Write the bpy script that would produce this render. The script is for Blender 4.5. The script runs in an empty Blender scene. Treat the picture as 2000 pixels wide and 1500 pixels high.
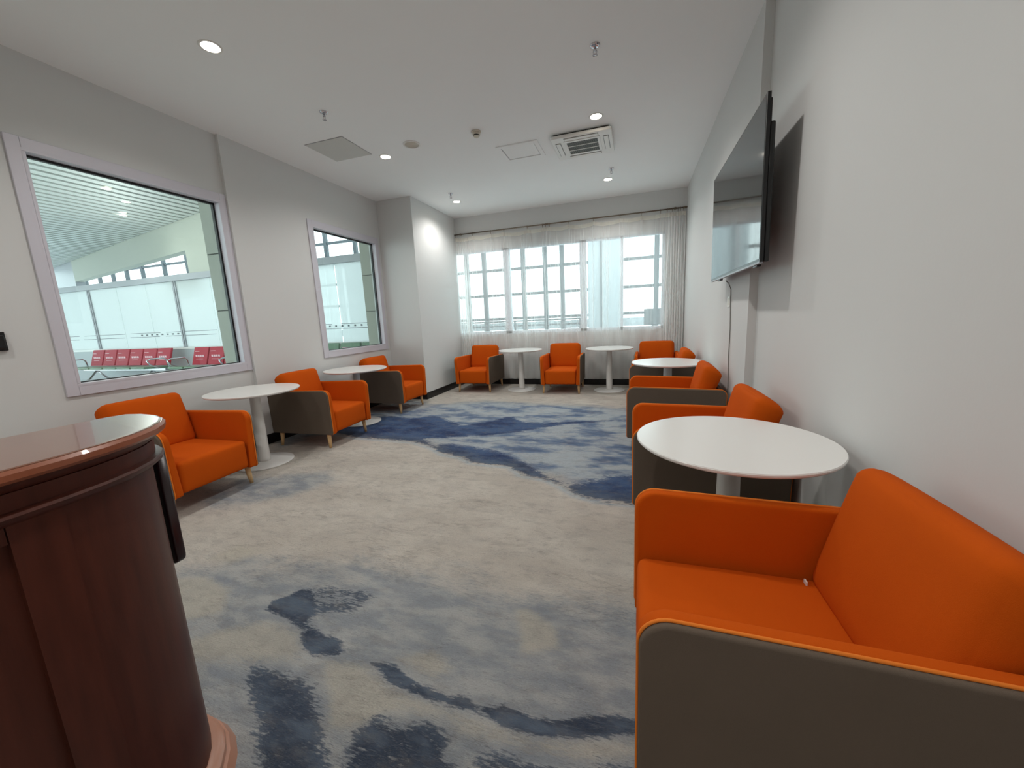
import bpy, bmesh, math, random
import numpy as np
from mathutils import Vector, Matrix, noise as mnoise
PI = math.pi
random.seed(7)
scene = bpy.context.scene
COL = scene.collection
# Survey units: the room was measured in units of 0.87 m with the floor at -1.5
S = 0.87
def P(x, y, z): return Vector((x*S, y*S, (z+1.5)*S))

# ------------------------------------------------------------------ camera
cam_d = bpy.data.cameras.new('camera')
cam_d.sensor_width = 36.0
cam_d.lens = 745.93/2000*36.0
cam_d.clip_start = 0.02
cam = bpy.data.objects.new('camera', cam_d); COL.objects.link(cam)
yaw, pitch, roll = 0.316422, 0.171016, -0.0464975
fw = Vector((-math.sin(yaw)*math.cos(pitch), math.cos(yaw)*math.cos(pitch), -math.sin(pitch)))
rt = Vector((math.cos(yaw), math.sin(yaw), 0)); up = rt.cross(fw)
rt2 = rt*math.cos(roll) + up*math.sin(roll); up2 = -rt*math.sin(roll) + up*math.cos(roll)
M = Matrix((rt2, up2, -fw)).transposed().to_4x4(); M.translation = P(0, 0, 0)
cam.matrix_world = M
scene.camera = cam

# ------------------------------------------------------------------ world: bright overcast sky
w = bpy.data.worlds.new('overcast_sky'); scene.world = w; w.use_nodes = True
bg = w.node_tree.nodes['Background']
bg.inputs[0].default_value = (0.86, 0.96, 1.0, 1); bg.inputs[1].default_value = 1.75

vs = scene.view_settings
vs.view_transform = 'Standard'; vs.look = 'None'; vs.gamma = 1.0; vs.use_curve_mapping = False
vs.exposure = 1.16
LAMP_W = 22.0
scene.cycles.max_bounces = 10; scene.cycles.diffuse_bounces = 6
scene.cycles.transparent_max_bounces = 24; scene.cycles.sample_clamp_indirect = 4.0
scene.cycles.use_denoising = True

# ------------------------------------------------------------------ materials
def lin(c):
    return tuple((v/12.92 if v <= .04045 else ((v+.055)/1.055)**2.4) for v in (k/255 for k in c))
def mat(name, rgb, rough=.6, metal=0., bump=0., bscale=200., var=0., vscale=3., sheen=0., coat=0., spec=.5, stretch=None, linear=False):
    m = bpy.data.materials.new(name); m.use_nodes = True
    nt = m.node_tree; N = nt.nodes; L = nt.links; b = N['Principled BSDF']
    c = rgb if linear else lin(rgb)
    b.inputs['Base Color'].default_value = (*c, 1)
    b.inputs['Roughness'].default_value = rough; b.inputs['Metallic'].default_value = metal
    b.inputs['Specular IOR Level'].default_value = spec
    b.inputs['Coat Weight'].default_value = coat
    b.inputs['Sheen Weight'].default_value = sheen
    tc = N.new('ShaderNodeTexCoord'); mp = N.new('ShaderNodeMapping'); L.new(tc.outputs['Object'], mp.inputs[0])
    if stretch: mp.inputs['Scale'].default_value = stretch
    n = N.new('ShaderNodeTexNoise'); n.inputs['Scale'].default_value = vscale; n.inputs['Detail'].default_value = 5
    L.new(mp.outputs[0], n.inputs['Vector'])
    v = var if var else .03
    mx = N.new('ShaderNodeMix'); mx.data_type = 'RGBA'
    mx.inputs[6].default_value = (*[k*(1-v) for k in c], 1); mx.inputs[7].default_value = (*[min(1, k*(1+v)) for k in c], 1)
    L.new(n.outputs['Fac'], mx.inputs[0]); L.new(mx.outputs[2], b.inputs['Base Color'])
    if bump:
        n2 = N.new('ShaderNodeTexNoise'); n2.inputs['Scale'].default_value = bscale; n2.inputs['Detail'].default_value = 3
        L.new(mp.outputs[0], n2.inputs['Vector'])
        bp = N.new('ShaderNodeBump'); bp.inputs['Strength'].default_value = bump; bp.inputs['Distance'].default_value = .004
        L.new(n2.outputs['Fac'], bp.inputs['Height']); L.new(bp.outputs[0], b.inputs['Normal'])
    return m
def emis(name, rgb, s):
    m = bpy.data.materials.new(name); m.use_nodes = True; b = m.node_tree.nodes['Principled BSDF']
    b.inputs['Base Color'].default_value = (*rgb, 1); b.inputs['Emission Color'].default_value = (*rgb, 1); b.inputs['Emission Strength'].default_value = s
    return m
M_wall = mat('wall_paint', (211, 212, 211), .85, bump=.05, bscale=90, var=.01)
M_ceil = mat('ceiling_paint', (241, 244, 244), .9, var=.01)
M_black = mat('black_skirting', (14, 14, 16), .35)
M_orange = mat('orange_fabric', (.55, .086, .005), .95, bump=.35, bscale=900, var=.07, vscale=5, spec=.08, linear=True)
M_piping = mat('orange_piping', (.74, .20, .03), .9, spec=.1, linear=True)
M_brown = mat('taupe_fabric', (.135, .104, .080), .92, bump=.35, bscale=900, var=.08, vscale=6, spec=.1, linear=True)
M_beech = mat('beech_wood', (214, 176, 126), .45, var=.15, vscale=14, stretch=(6, 6, 1))
M_white = mat('white_laminate', (232, 231, 228), .22, var=.005)
M_whitem = mat('white_powder_coat', (226, 225, 222), .35)
M_frame = mat('window_aluminium', (205, 203, 212), .4)
M_pvc = mat('white_window_frame', (224, 228, 236), .4)
M_gasket = mat('black_gasket', (10, 12, 14), .4)
M_desk = mat('mahogany_veneer', (.075, .019, .011), .42, linear=True, var=.5, vscale=4, stretch=(9, 9, 1), coat=.0, spec=.3, bump=.04, bscale=60)
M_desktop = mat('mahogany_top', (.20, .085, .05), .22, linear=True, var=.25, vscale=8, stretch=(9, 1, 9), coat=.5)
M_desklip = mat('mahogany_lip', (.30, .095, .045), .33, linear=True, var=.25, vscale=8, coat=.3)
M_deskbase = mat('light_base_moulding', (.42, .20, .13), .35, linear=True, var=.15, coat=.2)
M_darkwood = mat('dark_plate_wood', (.022, .008, .010), .3, linear=True)
M_tvblack = mat('tv_casing', (12, 12, 14), .35)
M_screen = mat('tv_glass', (.012, .013, .015), .06, spec=.9, linear=True)
M_chrome = mat('chrome', (200, 200, 205), .15, metal=1)
M_rod = mat('curtain_rod_metal', (130, 118, 104), .35, metal=.8)
M_plastic = mat('white_plastic', (228, 228, 224), .4)
M_plasticw = mat('ivory_plastic', (205, 200, 186), .5)
M_panelgrey = mat('grey_access_panel', (205, 207, 203), .6)
M_dark = mat('dark_cavity', (40, 42, 40), .7)
M_grill = mat('grille_slats', (120, 122, 118), .5)
M_cable = mat('white_cable', (120, 118, 112), .5)
M_pillar = mat('pillar_cladding', (152, 152, 140), .5, var=.03)
M_joint = mat('cladding_joint', (60, 62, 56), .7)
M_rail = mat('grey_metal_rail', (150, 152, 158), .4)
M_mull = mat('facade_mullion', (72, 80, 86), .5)
M_red = mat('red_seat_vinyl', (172, 18, 48), .6)
M_green = mat('green_seat_vinyl', (96, 128, 104), .4)
M_seatwhite = mat('pale_print', (236, 190, 200), .5)
M_slat = mat('white_ceiling_slat', (196, 200, 198), .5)
M_tile = mat('pale_floor_tile', (226, 228, 226), .25, var=.03)
M_beam = mat('grey_green_plaster', (172, 174, 164), .7)
M_pale = mat('pale_facade', (178, 184, 188), .6)
M_exit = mat('green_sign', (20, 130, 70), .4)
M_lamp = emis('lamp_lens', (1, .90, .74), 14)


def glass_mat(name, tint=(.90, .965, .95), refl=.06):
    m = bpy.data.materials.new(name); m.use_nodes = True; nt = m.node_tree; nt.nodes.clear()
    o = nt.nodes.new('ShaderNodeOutputMaterial'); t = nt.nodes.new('ShaderNodeBsdfTransparent'); g = nt.nodes.new('ShaderNodeBsdfGlossy')
    t.inputs[0].default_value = (*tint, 1); g.inputs['Roughness'].default_value = .01
    fr = nt.nodes.new('ShaderNodeFresnel'); pass
    mx = nt.nodes.new('ShaderNodeMixShader'); nt.links.new(fr.outputs[0], mx.inputs[0])
    # thin pane without refraction: keep the same Fresnel on both faces
    ge = nt.nodes.new('ShaderNodeNewGeometry'); ma = nt.nodes.new('ShaderNodeMath'); ma.operation = 'MULTIPLY_ADD'
    ma.inputs[1].default_value = 1/1.5-1.5; ma.inputs[2].default_value = 1.5
    nt.links.new(ge.outputs['Backfacing'], ma.inputs[0]); nt.links.new(ma.outputs[0], fr.inputs['IOR'])
    nt.links.new(t.outputs[0], mx.inputs[1]); nt.links.new(g.outputs[0], mx.inputs[2]); nt.links.new(mx.outputs[0], o.inputs[0])
    return m
M_glass = glass_mat('window_glass')
def translucent_mat(name, opacity, rgb, trans=.6):
    m = bpy.data.materials.new(name); m.use_nodes = True; nt = m.node_tree; nt.nodes.clear(); L = nt.links
    o = nt.nodes.new('ShaderNodeOutputMaterial'); t = nt.nodes.new('ShaderNodeBsdfTransparent')
    d = nt.nodes.new('ShaderNodeBsdfDiffuse'); tl = nt.nodes.new('ShaderNodeBsdfTranslucent')
    d.inputs[0].default_value = (*rgb, 1); tl.inputs[0].default_value = (*rgb, 1)
    a = nt.nodes.new('ShaderNodeMixShader'); a.inputs[0].default_value = trans
    L.new(d.outputs[0], a.inputs[1]); L.new(tl.outputs[0], a.inputs[2])
    mx = nt.nodes.new('ShaderNodeMixShader'); mx.inputs[0].default_value = opacity
    L.new(t.outputs[0], mx.inputs[1]); L.new(a.outputs[0], mx.inputs[2]); L.new(mx.outputs[0], o.inputs[0])
    return m
M_sheer = translucent_mat('sheer_voile', .40, (.97, .98, .97), .36)
nt_ = M_sheer.node_tree; vc_ = nt_.nodes.new('ShaderNodeVertexColor'); vc_.layer_name = 'weave_density'
for n_ in nt_.nodes:          # bunched cloth is denser
    if n_.type == 'MIX_SHADER' and n_.outputs[0].links and n_.outputs[0].links[0].to_node.type == 'OUTPUT_MATERIAL':
        sc_ = nt_.nodes.new('ShaderNodeSeparateColor'); nt_.links.new(vc_.outputs[0], sc_.inputs[0]); nt_.links.new(sc_.outputs[0], n_.inputs[0])
M_heading = translucent_mat('curtain_heading_tape', .75, (.90, .88, .80), .4)
M_frost = translucent_mat('frosted_glass', .93, (.83, .85, .85), .72)

# ------------------------------------------------------------------ mesh helpers
class MB:
    def __init__(s): s.bm = bmesh.new(); s.mats = []
    def mi(s, m):
        if m not in s.mats: s.mats.append(m)
        return s.mats.index(m)
    def face(s, vs_, m, smooth=False):
        try: f = s.bm.faces.new(vs_)
        except ValueError: return None
        f.material_index = s.mi(m); f.smooth = smooth; return f
    def hexa(s, p, m, bevel=0., seg=2):
        """8 corners: bottom 4 ccw, top 4 ccw"""
        v = [s.bm.verts.new(q) for q in p]
        fs = [s.face([v[i] for i in q], m) for q in ((3,2,1,0),(4,5,6,7),(0,1,5,4),(1,2,6,5),(2,3,7,6),(3,0,4,7))]
        if bevel > 0:
            es = {e for f in fs for e in f.edges}
            r = bmesh.ops.bevel(s.bm, geom=list(es), offset=bevel, segments=seg, profile=.5, affect='EDGES')
            for f in r['faces']: f.smooth = True; f.material_index = s.mi(m)
        return s
    def box(s, a, b, m, bevel=0., seg=2):
        x0, x1 = sorted((a[0], b[0])); y0, y1 = sorted((a[1], b[1])); z0, z1 = sorted((a[2], b[2]))
        return s.hexa([(x0,y0,z0),(x1,y0,z0),(x1,y1,z0),(x0,y1,z0),(x0,y0,z1),(x1,y0,z1),(x1,y1,z1),(x0,y1,z1)], m, bevel, seg)
    def ubox(s, a, b, m, bevel=0., seg=2): return s.box(P(*a), P(*b), m, bevel, seg)
    def lathe(s, prof, m, n=40, c=(0, 0, 0), axis='z', smooth=True, cap=True):
        rings = []
        for r, z in prof:
            if r <= 1e-6: rings.append([s.bm.verts.new((c[0], c[1], c[2]+z))])
            else: rings.append([s.bm.verts.new((c[0]+r*math.cos(2*PI*i/n), c[1]+r*math.sin(2*PI*i/n), c[2]+z)) for i in range(n)])
        for a, b in zip(rings, rings[1:]):
            for i in range(n):
                j = (i+1) % n
                if len(a) == 1 and len(b) == 1: continue
                if len(a) == 1: s.face([a[0], b[i], b[j]], m, smooth)
                elif len(b) == 1: s.face([a[i], a[j], b[0]], m, smooth)
                else: s.face([a[i], a[j], b[j], b[i]], m, smooth)
        return s
    def tube(s, pts, r, m, n=10, cap=True):
        pts = [Vector(p) for p in pts]; rings = []
        rr = r if isinstance(r, (list, tuple)) else [r]*len(pts)
        ref = None
        for i, p in enumerate(pts):
            d = (pts[min(i+1, len(pts)-1)] - pts[max(i-1, 0)]).normalized()
            if ref is None: ref = Vector((0, 0, 1)) if abs(d.z) < .9 else Vector((1, 0, 0))
            u = (ref - d*ref.dot(d)).normalized(); v = d.cross(u); ref = u
            rings.append([s.bm.verts.new(p + (u*math.cos(2*PI*k/n) + v*math.sin(2*PI*k/n))*rr[i]) for k in range(n)])
        for a, b in zip(rings, rings[1:]):
            for k in range(n): s.face([a[k], a[(k+1) % n], b[(k+1) % n], b[k]], m, True)
        if cap: s.face(rings[0][::-1], m); s.face(rings[-1], m)
        return s
    def prism(s, poly, lo, hi, m, to3, rim=0., seg=3, mcap=None, convex=True):
        """extrude a 2-D outline between lo and hi with rounded rims; to3(a, b, h) -> 3-D point"""
        n = len(poly); pv = [Vector(q) for q in poly]
        area = sum(pv[i].x*pv[(i+1) % n].y - pv[(i+1) % n].x*pv[i].y for i in range(n))
        if area < 0: pv.reverse()
        nor = []
        for i in range(n):
            e1 = (pv[i]-pv[i-1]).normalized(); e2 = (pv[(i+1) % n]-pv[i]).normalized()
            n1 = Vector((e1.y, -e1.x)); n2 = Vector((e2.y, -e2.x)); k = (n1+n2)
            k = k.normalized() if k.length > 1e-6 else n1; nor.append(k/max(.5, k.dot(n1)))
        lay = []
        if rim > 0:
            for k in range(seg+1):
                a = k/seg*PI/2; lay.append((lo+rim*(1-math.sin(a)) if False else lo+rim*(1-math.cos(a)), rim*(1-math.sin(a))))
            for k in range(seg, -1, -1):
                a = k/seg*PI/2; lay.append((hi-rim*(1-math.cos(a)), rim*(1-math.sin(a))))
        else: lay = [(lo, 0), (hi, 0)]
        rings = [[s.bm.verts.new(to3((pv[i]-nor[i]*ins).x, (pv[i]-nor[i]*ins).y, h)) for i in range(n)] for h, ins in lay]
        for a, b in zip(rings, rings[1:]):
            for k in range(n): s.face([a[k], a[(k+1) % n], b[(k+1) % n], b[k]], m, rim > 0)
        s.face(rings[0][::-1], mcap or m); s.face(rings[-1], mcap or m)
        return s
    def soft(s, c, half, r, m, n=10, puff=(0, 0, 0), warp=None):
        """rounded, slightly puffed box (a cushion); warp maps local point -> point"""
        hx, hy, hz = half
        def pt(f, u, v):
            ax, sg = divmod(f, 2); sg = 1 if sg else -1
            q = [0, 0, 0]; q[ax] = sg; q[(ax+1) % 3] = u; q[(ax+2) % 3] = v
            p = Vector((q[0]*hx, q[1]*hy, q[2]*hz))
            inn = Vector((max(-(hx-r), min(hx-r, p.x)), max(-(hy-r), min(hy-r, p.y)), max(-(hz-r), min(hz-r, p.z))))
            d = p-inn
            if d.length > 1e-9: p = inn + d.normalized()*r
            p[ax] += sg*puff[ax]*(1-u*u)*(1-v*v)
            if warp: p = Vector(warp(p))
            return p + Vector(c)
        # non uniform grid: dense at rims
        g = [-1, -.97, -.93, -.88, -.8, -.6, -.3, 0, .3, .6, .8, .88, .93, .97, 1]
        cache = {}
        def vert(p):
            k = (round(p.x, 5), round(p.y, 5), round(p.z, 5))
            if k not in cache: cache[k] = s.bm.verts.new(p)
            return cache[k]
        for f in range(6):
            G = [[vert(pt(f, u, v)) for v in g] for u in g]
            for i in range(len(g)-1):
                for j in range(len(g)-1):
                    q = [G[i][j], G[i+1][j], G[i+1][j+1], G[i][j+1]]
                    if f % 2 == 0: q.reverse()
                    q2 = []
                    for x in q:
                        if x not in q2: q2.append(x)
                    if len(q2) > 2: s.face(q2, m, True)
        return s
    def build(s, name, parent=None):
        bmesh.ops.recalc_face_normals(s.bm, faces=s.bm.faces[:])
        me = bpy.data.meshes.new(name); s.bm.to_mesh(me); s.bm.free()
        for m in s.mats: me.materials.append(m)
        o = bpy.data.objects.new(name, me); COL.objects.link(o)
        if parent is not None: o.parent = parent
        return o
def tag(o, label=None, cat=None, group=None, kind=None):
    if label: o['label'] = label
    if cat: o['category'] = cat
    if group: o['group'] = group
    if kind: o['kind'] = kind
    return o
def empty(name, loc, rz=0., **k):
    o = bpy.data.objects.new(name, None); COL.objects.link(o); o.location = loc; o.rotation_euler = (0, 0, rz)
    o.empty_display_size = .1
    return tag(o, **k)
def copy_tree(o, parent=None):
    c = o.copy(); COL.objects.link(c); c.parent = parent
    for ch in [x for x in o.children]: copy_tree(ch, c)
    return c
def struct(mb, name, parent=None):
    o = mb.build(name, parent); o['kind'] = 'structure'; return o
def rounded(a0, a1, b0, b1, r, seg=5):
    """rounded rectangle outline; r = radii (a0b0, a1b0, a1b1, a0b1)"""
    out = []
    for (cx, cy, t0), rr in zip(((a0, b0, PI), (a1, b0, 1.5*PI), (a1, b1, 0), (a0, b1, .5*PI)), r):
        sx = 1 if cx == a0 else -1; sy = 1 if cy == b0 else -1
        if rr < 1e-5: out.append((cx, cy)); continue
        for k in range(seg+1):
            t = t0 + k/seg*PI/2; out.append((cx+sx*rr+rr*math.cos(t), cy+sy*rr+rr*math.sin(t)))
    return out

# ================================================================== THE ROOM
XR1, XR2, XL1, XL2, YB, H = .90, .963, -4.666, -4.622, 8.268, 2.25
YF = -3.2                    # wall behind the photographer
CX, CY = -3.889, 6.482       # corner of the boxed column
SYR, SYL = 3.722, 3.605
W1 = (2.004, 3.511, -.394, 1.488); W2 = (4.866, 6.315, -.380, 1.473)
W3 = (-4.04, .522, -.345, 1.505)
FL = -1.5
# floor is the carpet (below); ceiling
struct(MB().ubox((XL1-.3, YF-.3, H), (XR2+.3, YB+.3, H+.15), M_ceil), 'ceiling')
# right wall: far stretch stands 5 cm proud of the near stretch
b = MB()
b.ubox((XR2, YF, FL), (XR2+.25, SYR+.01, H), M_wall); b.ubox((XR1, SYR, FL), (XR2+.25, YB+.25, H), M_wall)
struct(b, 'wall_right')
def wall_with_hole(b, x0, x1, y0, y1, hole):
    hy0, hy1, hz0, hz1 = hole
    b.ubox((x0, y0, FL), (x1, hy0, H), M_wall); b.ubox((x0, hy1, FL), (x1, y1, H), M_wall)
    b.ubox((x0, hy0, FL), (x1, hy1, hz0), M_wall); b.ubox((x0, hy0, hz1), (x1, hy1, H), M_wall)
b = MB()
g = .03
wall_with_hole(b, XL1-.11, XL1, YF, SYL, (W1[0]-g, W1[1]+g, W1[2]-g, W1[3]+g))
wall_with_hole(b, XL1-.11, XL2, SYL, YB+.25, (W2[0]-g, W2[1]+g, W2[2]-g, W2[3]+g))
struct(b, 'wall_left')
b = MB()
x0, x1, z0, z1 = W3
b.ubox((XL1-.11, YB, FL), (x0, YB+.25, H), M_wall); b.ubox((x1, YB, FL), (XR1, YB+.25, H), M_wall)
b.ubox((x0, YB, FL), (x1, YB+.25, z0), M_wall); b.ubox((x0, YB, z1), (x1, YB+.25, H), M_wall)
struct(b, 'wall_back')
struct(MB().ubox((XL1-.11, YF-.25, FL), (XR2+.25, YF, H), M_wall), 'wall_front')
b = MB(); b.ubox((XL2, CY, FL), (CX, YB, H), M_wall, .004); struct(b, 'wall_column')
# black skirting boards
bh, bt = FL+.13, .014
def skirt(name, a, c): struct(MB().ubox((a[0], a[1], FL), (c[0], c[1], bh), M_black, .002), name)
skirt('baseboard_left', (XL1, YF), (XL1+bt, SYL)); skirt('baseboard_left_far', (XL2, SYL), (XL2+bt, CY))
skirt('baseboard_column', (XL2, CY-bt), (CX+bt, CY)); skirt('baseboard_column_side', (CX, CY), (CX+bt, YB))
skirt('baseboard_back', (CX+bt, YB-bt), (XR1, YB)); skirt('baseboard_right', (XR1-bt, SYR), (XR1, YB-bt))
skirt('baseboard_right_near', (XR2-bt, YF), (XR2, SYR)); skirt('baseboard_front', (XL1+bt, YF), (XR2-bt, YF+bt))

# ---- left windows: flush aluminium architrave, recessed pane with black gasket
def left_window(name, X, w_):
    y0, y1, z0, z1 = w_; t = .105
    root = empty(name, P(X, (y0+y1)/2, z0)); root['kind'] = 'structure'
    inv = Matrix.Translation(-root.location)
    b = MB()
    def fr(a, c): b.ubox(a, c, M_frame, .003)
    xo, xi = X-.10, X+.018
    fr((xo, y0-t if False else y0-.028, z0), (xi, y0, z1)); fr((xo, y1, z0), (xi, y1+.028, z1))
    fr((xo, y0-.028, z1), (xi, y1+.028, z1+.028)); fr((xo, y0-.028, z0-.028), (xi, y1+.028, z0))
    fr((X, y0-t, z0-t), (xi, y0-.02, z1+t)); fr((X, y1+.02, z0-t), (xi, y1+min(t, .09), z1+t))
    fr((X, y0-.02, z1+.02), (xi, y1+.02, z1+t)); fr((X, y0-.02, z0-t), (xi, y1+.02, z0-.02))
    o = b.build('window_frame', root); o.matrix_parent_inverse = inv
    g = MB(); k = .02; gx0, gx1 = X-.095, X-.06
    g.ubox((gx0, y0, z1-k), (gx1, y1, z1), M_gasket); g.ubox((gx0, y0, z0), (gx1, y1, z0+k*.4), M_gasket)
    g.ubox((gx0, y1-k, z0), (gx1, y1, z1), M_gasket); g.ubox((gx0, y0, z0), (gx1, y0+k*.4, z1), M_gasket)
    o = g.build('gasket', root); o.matrix_parent_inverse = inv
    o = MB().ubox((X-.082, y0+.002, z0+.002), (X-.074, y1-.002, z1-.002), M_glass).build('pane', root); o.matrix_parent_inverse = inv
left_window('window_1', XL1, W1); left_window('window_2', XL2, W2)

# ---- back window: white frame in three bays
x0, x1, z0, z1 = W3
root = empty('window_3', P((x0+x1)/2, YB, z0)); root['kind'] = 'structure'; inv = Matrix.Translation(-root.location)
b = MB(); f = .06; ya, yb = YB+.03, YB+.12
def wf(a, c): b.ubox((a[0], ya, a[1]), (c[0], yb, c[1]), M_pvc, .003)
wf((x0-.01, z0-.01), (x0+f*.7, z1+.01)); wf((x1-f*.7, z0-.01), (x1+.01, z1+.01))
wf((x0, z0-.01), (x1, z0+f)); wf((x0, z1-f*.6), (x1, z1+.01))
for mx, hw in ((-2.72, .075), (-1.05, .07)): wf((mx-hw, z0), (mx+hw, z1))
wf((-.30, z0), (-.245, z1))
o = b.build('window_frame', root); o.matrix_parent_inverse = inv
for a, c in ((x0+f*.7, -2.795), (-2.645, -1.12), (-.98, -.30), (-.245, x1-f*.7)):
    o = MB().ubox((a, YB+.07, z0+f), (c, YB+.078, z1-f*.6), M_glass).build('pane', root); o.matrix_parent_inverse = inv

# ================================================================== CARPET FLOOR
CARPET = {
  'A_edge': [(-3.91, 3.6), (-3.54, 3.639), (-3.169, 3.518), (-2.668, 3.509), (-2.333, 3.495), (-2.043, 3.377), (-1.831, 3.217), (-1.614, 3.173), (-1.45, 3.058), (-1.249, 3.035), (-1.059, 3.036), (-0.914, 2.885), (-0.673, 2.826), (-0.54, 2.735), (-0.424, 2.624), (-0.262, 2.558), (-0.02, 2.552), (0.294, 2.537)],
  'A_top': [(0.585, 5.389), (-0.033, 5.463), (-1.029, 5.579), (-2.307, 5.664), (-3.076, 5.356), (-3.371, 5.072), (-3.78, 4.854), (-4.475, 4.153)],
  'D1': [(-4.32, 3.669), (-3.778, 3.8), (-3.641, 4.217), (-3.367, 4.534), (-2.988, 4.472), (-2.673, 4.627), (-2.443, 4.494), (-2.064, 4.25), (-1.772, 4.486), (-1.663, 4.682), (-1.541, 4.753), (-1.406, 4.539), (-1.091, 4.488), (-0.668, 4.645), (-0.24, 4.754), (-0.237, 4.684), (-0.71, 4.499), (-1.04, 4.272), (-1.29, 4.046), (-1.604, 3.877), (-1.985, 3.737), (-2.255, 3.635), (-1.98, 3.438), (-1.788, 3.345), (-1.6, 3.189), (-1.845, 3.244), (-2.06, 3.407), (-2.353, 3.527), (-2.691, 3.542), (-3.198, 3.552), (-3.575, 3.676), (-3.91, 3.6)],
  'D2': [(-2.064, 3.524), (-1.767, 3.542), (-1.509, 3.49), (-1.293, 3.436), (-1.121, 3.322), (-0.93, 3.185), (-0.742, 2.996), (-0.584, 2.86), (-0.501, 2.743), (-0.674, 2.831), (-0.917, 2.895), (-1.063, 3.048), (-1.253, 3.047), (-1.455, 3.07), (-1.62, 3.185), (-1.838, 3.23)],
  'D3': [(-0.555, 2.75), (-0.493, 2.81), (-0.345, 2.91), (-0.233, 3.014), (0.005, 3.115), (0.24, 3.111), (0.264, 2.544), (-0.021, 2.566), (-0.264, 2.574), (-0.427, 2.644)],
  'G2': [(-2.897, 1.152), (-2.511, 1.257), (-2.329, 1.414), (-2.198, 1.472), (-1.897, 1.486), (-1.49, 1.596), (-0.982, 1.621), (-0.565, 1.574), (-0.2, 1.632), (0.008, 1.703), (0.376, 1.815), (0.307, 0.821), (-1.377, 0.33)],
  'G3': [(-3.437, 1.989), (-3.352, 2.315), (-3.021, 2.499), (-2.628, 2.638), (-2.379, 2.485), (-2.515, 2.236), (-2.734, 1.967), (-3.056, 1.814)],  # shade by the near left chair's feet, painted into the carpet
  'G5': [(-3.713, 2.992), (-3.699, 3.55), (-3.288, 3.787), (-3.367, 4.534), (-2.951, 5.297), (-3.71, 5.604), (-4.153, 4.198), (-4.252, 3.458)],  # shadow under the farther left-wall chairs, painted as carpet colour
  'B1': [(-1.666, 1.15), (-1.672, 1.21), (-1.631, 1.246), (-1.613, 1.307), (-1.549, 1.331), (-1.428, 1.228), (-1.388, 1.143), (-1.264, 1.109), (-1.174, 1.1), (-1.134, 1.064), (-1.071, 1.07), (-1.132, 1.025), (-1.221, 1.01), (-1.31, 1.032), (-1.393, 1.092), (-1.495, 1.124), (-1.6, 1.135)],
  'B2': [(-1.014, 1.047), (-0.942, 1.062), (-0.863, 1.06), (-0.79, 1.024), (-0.707, 1.012), (-0.609, 1.0), (-0.553, 1.028), (-0.51, 0.997), (-0.419, 1.031), (-0.372, 1.028), (-0.313, 1.009), (-0.232, 1.032), (-0.137, 1.079), (0.009, 1.099), (0.15, 1.125), (0.144, 1.061), (0.002, 1.039), (-0.173, 0.979), (-0.298, 0.952), (-0.394, 0.957), (-0.482, 0.974), (-0.592, 0.967), (-0.723, 0.968), (-0.853, 0.986), (-0.92, 1.017)],
  'B3': [(-1.411, 0.844), (-1.425, 0.907), (-1.314, 0.926), (-1.169, 0.921), (-1.039, 0.866), (-0.954, 0.768), (-0.853, 0.708), (-0.777, 0.606), (-0.981, 0.547), (-1.179, 0.721), (-1.296, 0.795)],
  'B4': [(-0.859, 0.779), (-0.853, 0.82), (-0.822, 0.871), (-0.718, 0.88), (-0.641, 0.913), (-0.555, 0.892), (-0.534, 0.833), (-0.481, 0.813), (-0.491, 0.734), (-0.755, 0.658), (-0.838, 0.712)],
  'B5': [(-1.6, 1.31), (-1.264, 1.396), (-1.202, 1.375), (-1.232, 1.247), (-1.385, 1.191)],
  'B6': [(-0.448, 0.85), (-0.349, 0.9), (-0.28, 0.884), (-0.191, 0.896), (0.009, 0.959), (0.089, 0.9), (-0.408, 0.758)],
  'C1': [(-2.481, 1.167), (-2.218, 1.255), (-1.952, 1.201), (-1.817, 1.078), (-1.983, 0.987), (-2.187, 0.981)],
  'C2': [(-1.88, 0.885), (-1.769, 0.998), (-1.589, 1.1), (-1.392, 1.083), (-1.293, 1.003), (-1.223, 0.974), (-1.396, 0.939), (-1.686, 0.86), (-1.763, 0.816)],
  'C3': [(-0.513, 1.45), (-0.456, 1.465), (-0.3, 1.387), (-0.272, 1.295), (-0.413, 1.233)],
  'C4': [(-0.879, 1.09), (-0.758, 1.16), (-0.646, 1.096), (-0.716, 1.045)],
  'C5': [(-1.182, 0.997), (-1.004, 1.033), (-0.856, 0.975), (-0.569, 0.959), (-0.295, 0.94), (0.002, 1.024), (0.097, 1.018), (-0.121, 0.936), (-0.524, 0.904), (-0.595, 0.934), (-0.788, 0.895), (-0.886, 0.811), (-0.95, 0.801), (-1.039, 0.885)],
  'C6': [(-2.368, 1.355), (-2.337, 1.546), (-2.097, 1.523), (-2.191, 1.375)],
}

def sdf(px, py, poly):
    d2 = np.full(px.shape, 1e9); ins = np.zeros(px.shape, bool); n = len(poly)
    for i in range(n):
        ax, ay = poly[i]; bx, by = poly[(i+1) % n]; ex, ey = bx-ax, by-ay
        wx, wy = px-ax, py-ay; t = np.clip((wx*ex+wy*ey)/(ex*ex+ey*ey+1e-12), 0, 1)
        d2 = np.minimum(d2, (wx-t*ex)**2+(wy-t*ey)**2)
        c = ((ay <= py) != (by <= py)); xs = ax + (py-ay)/(by-ay+1e-12)*(bx-ax)
        ins ^= c & (px < xs)
    d = np.sqrt(d2); return np.where(ins, d, -d)
def linedist(px, py, pts):
    d2 = np.full(px.shape, 1e9)
    for (ax, ay), (bx, by) in zip(pts, pts[1:]):
        ex, ey = bx-ax, by-ay; wx, wy = px-ax, py-ay; t = np.clip((wx*ex+wy*ey)/(ex*ex+ey*ey), 0, 1)
        d2 = np.minimum(d2, (wx-t*ex)**2+(wy-t*ey)**2)
    return np.sqrt(d2)
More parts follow.
